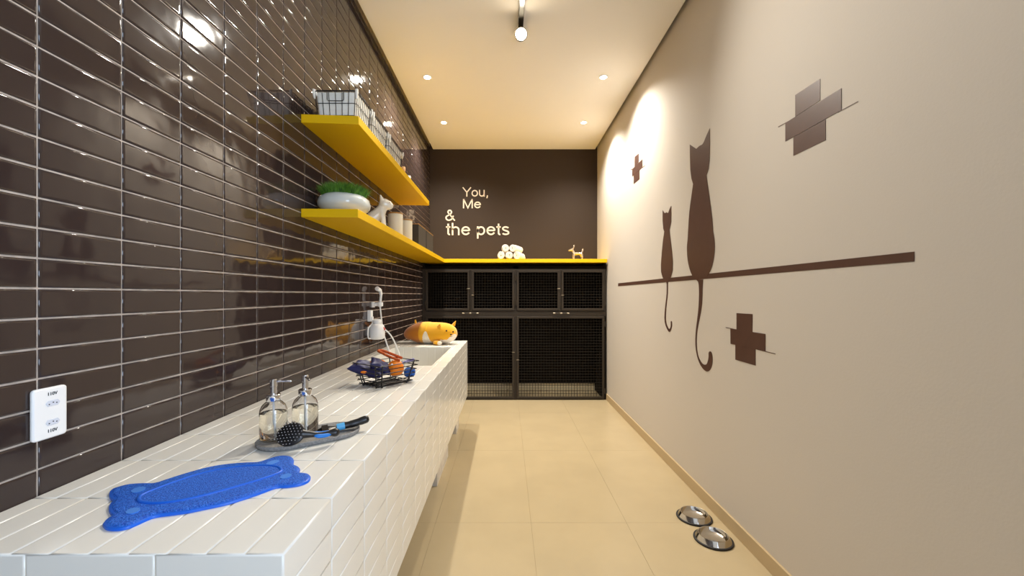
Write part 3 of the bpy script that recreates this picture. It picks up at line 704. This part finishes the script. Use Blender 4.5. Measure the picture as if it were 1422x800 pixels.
# ------------------------------------------------------------------ tray, bottles and brushes
def stadium(a, b, r, n=14):
    a = Vector(a); b = Vector(b); d = (b-a).normalized(); t0 = math.atan2(d.y, d.x); out = []
    for c, s in ((b, t0-PI/2), (a, t0+PI/2)):
        for i in range(n+1): out.append(Vector((c.x+r*math.cos(s+PI*i/n), c.y+r*math.sin(s+PI*i/n), 0)))
    return out
TA, TB, TR = (-.650, 1.203), (-.540, 1.286), .076
tcx = (TA[0]+TB[0])/2, (TA[1]+TB[1])/2
ty = empty('oval_tray', (tcx[0], tcx[1], CT), 0, 'long oval grey stone tray on the white counter', 'tray')
st = stadium((TA[0]-tcx[0], TA[1]-tcx[1]), (TB[0]-tcx[0], TB[1]-tcx[1]), TR)
rg = inset_rings(st, [(.006, 0), (.002, .004), (0, .012), (.002, .014), (.005, .0135), (.009, .009)]); mb = MB(); n = len(st)
for r in rg: mb.v += [tuple(v) for v in r]
for k in range(5):
    for i in range(n): mb.f.append((k*n+i, k*n+(i+1) % n, (k+1)*n+(i+1) % n, (k+1)*n+i)); mb.m.append(0)
mb.f += [tuple(range(5*n, 6*n)), tuple(range(n))[::-1]]; mb.m += [0, 0]
mb.build('tray_body', M_SLATE, ty, 50)
ZT = CT+.0091
def pump_bottle(x, y, rz, label):
    t = empty('pump_bottle', (x, y, ZT), rz, label, 'soap dispenser', 'soap dispensers on the tray')
    R = .0375
    MB().lathe([(0, 0), (R-.003, 0), (R, .003), (R, .078), (R*.96, .088), (R*.82, .100), (R*.58, .1085), (R*.40, .1115), (R*.40, .120), (R*.34, .120), (R*.34, .1105), (R*.54, .1065), (R*.77, .098), (R*.91, .087), (R*.94, .078), (R*.94, .006), (0, .006)], 48).build('glass_body', M_GLASS, t, 60)
    MB().lathe([(0, .0055), (R*.945, .0055), (R*.945, .0775), (R*.935, .0785), (0, .0775)], 48).build('liquid', M_SOAP, t, 40)
    p = MB().lathe([(0, .112), (R*.50, .112), (R*.52, .114), (R*.52, .1295), (R*.46, .132), (R*.24, .133), (R*.24, .154), (R*.27, .155), (R*.27, .174), (R*.22, .176), (0, .176)], 32)
    p.tube(smooth_path([(.004, 0, .169), (.02, 0, .1695), (.045, 0, .1685), (.049, 0, .166)], 4), [.0042]*4+[.0034]*4+[.003]*5, 10)
    p.build('pump', M_CHROME, t, 40)
    MB().tube([(0, 0, .112), (.001, 0, .05), (.006, 0, .008)], .003, 8).build('dip_tube', M_PLAST, t, 60)
pump_bottle(-.690, 1.215, .15, 'clear soap pump bottle on the tray, left one behind the round brush')
pump_bottle(-.628, 1.280, -.9, 'clear soap pump bottle on the tray, right one')
# round pin brush leaning with its pins towards the room
hb = empty('pin_brush', (-.582, 1.150, ZT), 0, 'black round pin brush with blue grip lying on the tray', 'brush')
Th = Matrix.Translation((-.022, 0, .034)) @ Matrix.Rotation(math.radians(52), 4, 'X') @ Matrix.Rotation(math.radians(6), 4, 'Z')
MB().ell((0, 0, 0), (.040, .034, .011), nu=32, nv=14, T=None).build('head', M_BPLAST, hb, 180).matrix_local = Th
pn = MB(); tp = MB()
for j in range(-4, 5):
    for i in range(-5, 6):
        x, y = i*.0078+(j % 2)*.0039, j*.0072
        q = (x/.036)**2+(y/.030)**2
        if q > 1: continue
        z = .011*math.sqrt(max(0, 1-(x/.040)**2-(y/.034)**2))
        pn.tube([(x, y, z-.001), (x*1.12, y*1.12, z+.009)], .0006, 5); tp.ell((x*1.12, y*1.12, z+.0095), (.0012, .0012, .0012), nu=6, nv=4)
o = pn.build('pins', M_BPLAST, hb); o.matrix_local = Th; o['kind'] = 'stuff'
o = tp.build('pin_tips', M_PIN, hb); o.matrix_local = Th; o['kind'] = 'stuff'
hp = smooth_path([(.008, .003, .034), (.030, .012, .030), (.050, .024, .025), (.072, .040, .024), (.090, .054, .023)], 5)
MB().tube(hp, [.013, .012, .011, .010, .0095, .009, .008, .0075, .0075, .0075, .0075, .0075, .0075, .008, .008, .009, .0105, .0115, .012, .011, .007], 12).build('handle', M_BPLAST, hb, 60)
MB().tube([p+Vector((.004, -.006, -.002)) for p in hp[6:16]], [.001, .004, .0055, .006, .006, .006, .006, .0055, .004, .001], 8).build('grip', M_BLUEP, hb, 60)
MB().tube([p+Vector((-.001, .001, .006)) for p in hp[6:16]], [.001, .0025, .003, .003, .003, .003, .003, .003, .0025, .001], 8).build('grip', M_BLUEP, hb, 60)
# undercoat comb
gc = empty('grooming_comb', (-.506, 1.290, ZT), math.radians(28), 'black grooming comb with light blue collar at the tray end', 'comb')
MB().tube(smooth_path([(-.005, 0, .014), (.022, 0, .017), (.052, 0, .023), (.070, 0, .027)], 5), [.0105]*4+[.0115]*5+[.0125]*4+[.012, .010, .006], 12).build('handle', M_BPLAST, gc, 60)
MB().tube([(-.026, 0, .012), (-.003, 0, .014)], [.0105, .011], 16).build('collar', M_CYAN, gc, 40)
MB().tube([(-.024, .004, .012), (-.052, .018, .012)], .0028, 8).tube([(-.024, -.004, .012), (-.052, -.018, .012)], .0028, 8).tube([(-.024, 0, .012), (-.060, 0, .012)], .0028, 8).build('neck', M_STEEL, gc, 40)
cm = MB().box(-.068, -.050, -.030, .030, .006, .016)
for k in range(13): cm.tube([(-.066, -.028+k*.00467, .010), (-.080, -.028+k*.00467, .004)], .0009, 5)
cm.build('comb_head', M_BPLAST, gc)

# ------------------------------------------------------------------ wire basket of toys
bx0, by0 = -.588, 2.005; ang = math.atan2(.149, .109)
tb = empty('toy_basket', (bx0, by0, CT+.003), ang, 'black wire basket of pet toys on the white counter', 'basket')
A, Bq, Hh = .096, .066, .096          # half length, half width, height
w = MB(); r = .0022
for k in range(6):
    q = k/5; fx, fy = A*(1+.20*q), Bq*(1+.40*q); z = .006+Hh*q
    for s in (-1, 1):
        w.tube([(-fx-.012, s*fy, z), (fx+.012, s*fy, z)], r, 6); w.tube([(s*fx, -fy-.012, z+.003), (s*fx, fy+.012, z+.003)], r, 6)
for s in (-1, 1):
    for u in (-.8, .8):
        w.tube(smooth_path([(u*A*1.2, s*Bq*1.41, Hh+.010), (u*A, s*Bq, .008), (u*A*.9, s*Bq*.9, .003), (u*A*.9, 0, .003)], 4), .0030, 6)
        w.tube(smooth_path([(s*A*1.21, u*Bq*1.35, Hh+.010), (s*A, u*Bq, .008), (s*A*.9, u*Bq*.9, .003), (0, u*Bq*.9, .003)], 4), .0030, 6)
for k in range(7): w.tube([(-A, -Bq+2*Bq*k/6, .005), (A, -Bq+2*Bq*k/6, .005)], r, 6)
w.build('wire_frame', M_WIRE, tb, 60)
def at_b(x, y, z): return tb.matrix_basis @ Vector((x, y, z))
bpy.context.view_layer.update()
nv = empty('navy_toy', (-.668, 1.99, CT+.076), math.radians(-6), 'navy fabric pet toy with orange trim in the wire basket', 'toy')
def pillow(hx, hy, hz, n=22):
    mb = MB(); vs = []; fs = []
    for s in (1, -1):
        for j in range(n+1):
            for i in range(n+1):
                u, v = i/n*2-1, j/n*2-1; b = ((1-u**4)*(1-v**4))**.5
                k = 1-.10*(1-abs(u))*(v*v)-.0; vs.append((u*hx*(1-.10*(1-v*v)*abs(u)), v*hy*(1-.12*(1-u*u)*abs(v)), s*hz*b*(1+.12*math.sin(9*u+2*v)*math.sin(7*v))))
        o_s = (0 if s == 1 else (n+1)**2)
        fs += [(o_s+j*(n+1)+i, o_s+j*(n+1)+i+1, o_s+(j+1)*(n+1)+i+1, o_s+(j+1)*(n+1)+i) for j in range(n) for i in range(n)]
    return mb.add(vs, fs)
pb = pillow(.085, .06, .024).build('pouch', M_NAVY, nv, 180); pb.rotation_euler = (math.radians(10), math.radians(14), .1)
pc = pillow(.055, .05, .020).build('flap', M_NAVY, nv, 180); pc.location = (.055, .01, .012); pc.rotation_euler = (math.radians(15), math.radians(30), .5)
MB().ell((.002, -.060, -.006), (.016, .006, .006), nu=14, nv=8).build('orange_tab', M_ORANGE, nv, 180)
MB().tube(smooth_path([(-.03, .02, .022), (.01, .03, .028), (.045, .035, .034), (.065, .03, .03)], 4), .005, 8).build('orange_trim', M_ORANGE, nv, 60)
ob = empty('orange_ball', (-.545, 2.015, CT+.074), 0, 'orange rubber ball toy in the wire basket', 'toy')
MB().ell((0, 0, 0), (.040, .040, .040), nu=28, nv=16).build('ball', M_ORANGE, ob, 180)
MB().ell((-.010, -.030, .022), (.006, .006, .006), nu=12, nv=8).build('white_knob', M_PLAST, ob, 180)
rp = tag(MB().tube(smooth_path([(.03, -.012, .047), (-.02, -.014, .066), (-.068, -.008, .088), (-.082, .010, .091), (-.068, .028, .090), (-.02, .03, .072), (.03, .03, .052)], 6), .0065, 10).build('rope_loop', M_ROPE, None, 60, loc=(-.552, 2.02, CT+.066)), 'orange rope loop standing out of the toy basket', 'rope')
vr = tag(MB().tube(smooth_path([(-.02, .03, .035), (.0, .05, .045), (.02, .055, .052), (.045, .05, .056)], 5), [.006, .008]*7+[.009, .006], 10).build('knotted_rope', M_PROPE, None, 60, loc=(-.520, 2.06, CT+.045)), 'violet and white knotted rope at the back of the toy basket', 'rope')
bt = tag(MB().ell((0, 0, 0), (.028, .022, .024), nu=20, nv=12, e=.7).build('blue_toy', M_TOYB, None, 180, loc=(-.488, 2.065, CT+.045)), 'small bright blue toy at the right end of the basket', 'toy')

# ------------------------------------------------------------------ plush dog
pd = empty('plush_dog', (-.685, 3.665, CT), math.radians(-14), 'golden plush dog with white muzzle lying on the counter end', 'plush toy')
mb = MB(); nu, nvv = 110, 170; HL = .255
def prof(t):          # t -1 (rump) .. 1 (face): radius
    if t < 0: return .100*(1-abs(t)**2.6)**.62 if t > -1 else 0
    return .097*(1-t**4.2)**.5
vs = []
for j in range(nvv+1):
    t = -math.cos(PI*j/nvv)
    for i in range(nu):
        th = 2*PI*i/nu; r_ = prof(t) if 0 < j < nvv else 0
        y = -r_*1.02*math.cos(th); z = r_*math.sin(th); zc = .094-.022*max(0, -t-.3)
        z = zc+(z if z > 0 else z*.94); vs.append(Vector((t*HL, y, max(z, .002))))
mb.v = [tuple(v) for v in vs]
for j in range(nvv):
    for i in range(nu):
        q = (j*nu+i, j*nu+(i+1) % nu, (j+1)*nu+(i+1) % nu, (j+1)*nu+i); c = sum((vs[k] for k in q), Vector())/4
        x, z = c.x, c.z; k = 0
        if x < -.065+.03*(z-.1): k = 1
        if abs(x-.002) < .042 and z < .118-((x-.002)/.042)**2*.115: k = 2                     # pale haunch patch
        if x < -.11 and z < .040-abs(x+.16)*.5: k = 2
        fz = .086-((c.y+.055)/.060)**2*.040+.9*(x-.255)                                         # white muzzle
        if x > .13 and z < max(.045, min(.095, fz+.02)) and c.y < .07: k = 2
        mb.f.append(q); mb.m.append(k)
mb.build('body', [M_PL1, M_PL2, M_PLW], pd, 180)
def onbody(x, a):     # point on the skin at length x and angle a (0 = towards camera, 90 = up)
    t = x/HL; r_ = prof(t); return Vector((x, -r_*1.02*math.cos(a), .094+r_*math.sin(a)))
for a in (math.radians(24), math.radians(-2)): pass
e1 = onbody(.190, math.radians(22)); e2 = onbody(.238, math.radians(24)); ns = onbody(.224, math.radians(-2))
for e in (e1, e2): MB().ell(e, (.0075, .0075, .0075), nu=12, nv=8).build('eye', M_INK, pd, 180)
MB().ell(ns+Vector((.003, -.002, 0)), (.009, .006, .006), nu=12, nv=8).build('nose', M_INK, pd, 180)
MB().tube([ns+Vector((-.014, .003, -.018)), ns+Vector((-.004, -.001, -.021)), ns+Vector((.0, -.001, -.016)), ns+Vector((.005, 0, -.021)), ns+Vector((.012, .004, -.018))], .0014, 6).build('mouth', M_INK, pd, 60)
def ear(c, d, s):
    c = Vector(c); MB().add([c+Vector((-.028, 0, 0)), c+Vector((.024, .0, 0)), c+Vector((.0, .022, 0)), c+Vector((.0, -.018, .004)), c+Vector(d)], [(0,3,4), (3,1,4), (1,2,4), (2,0,4), (0,2,1,3)]).build('ear', [M_PL1], pd, 80, bevel=.004)
ear((.112, -.064, .150), (.030, -.036, .044), 1); ear((.205, .030, .158), (.030, .012, .056), 1)
MB().tube([(-.135, .0, .165), (-.140, .0, .185), (-.143, 0, .210)], [.011, .010, .006], 12).build('tail', M_PL1, pd, 60)
MB().ell((.110, -.098, .020), (.036, .026, .020), nu=20, nv=12).build('paw', M_PL1, pd, 180)
MB().ell((.138, -.108, .019), (.020, .021, .019), nu=20, nv=12).build('paw_tip', M_PLW, pd, 180)

# ------------------------------------------------------------------ bowls on the floor
def bowl(x, y, label):
    t = empty('pet_bowl', (x, y, 0), 0, label, 'pet bowl', 'steel pet bowls on the floor')
    MB().lathe([(.089, .004), (.087, .008), (.074, .028), (.072, .031), (.069, .030), (.063, .013), (.055, .007), (0, .006)], 48).build('steel_body', M_STEEL, t, 50)
    MB().lathe([(.080, 0), (.0925, 0), (.0945, .003), (.0935, .008), (.088, .010), (.082, .008)], 48).build('rubber_ring', M_RUB, t, 50)
bowl(1.055, 2.31, 'steel pet bowl on the floor, farther one')
bowl(1.057, 2.100, 'steel pet bowl on the floor, nearer one')
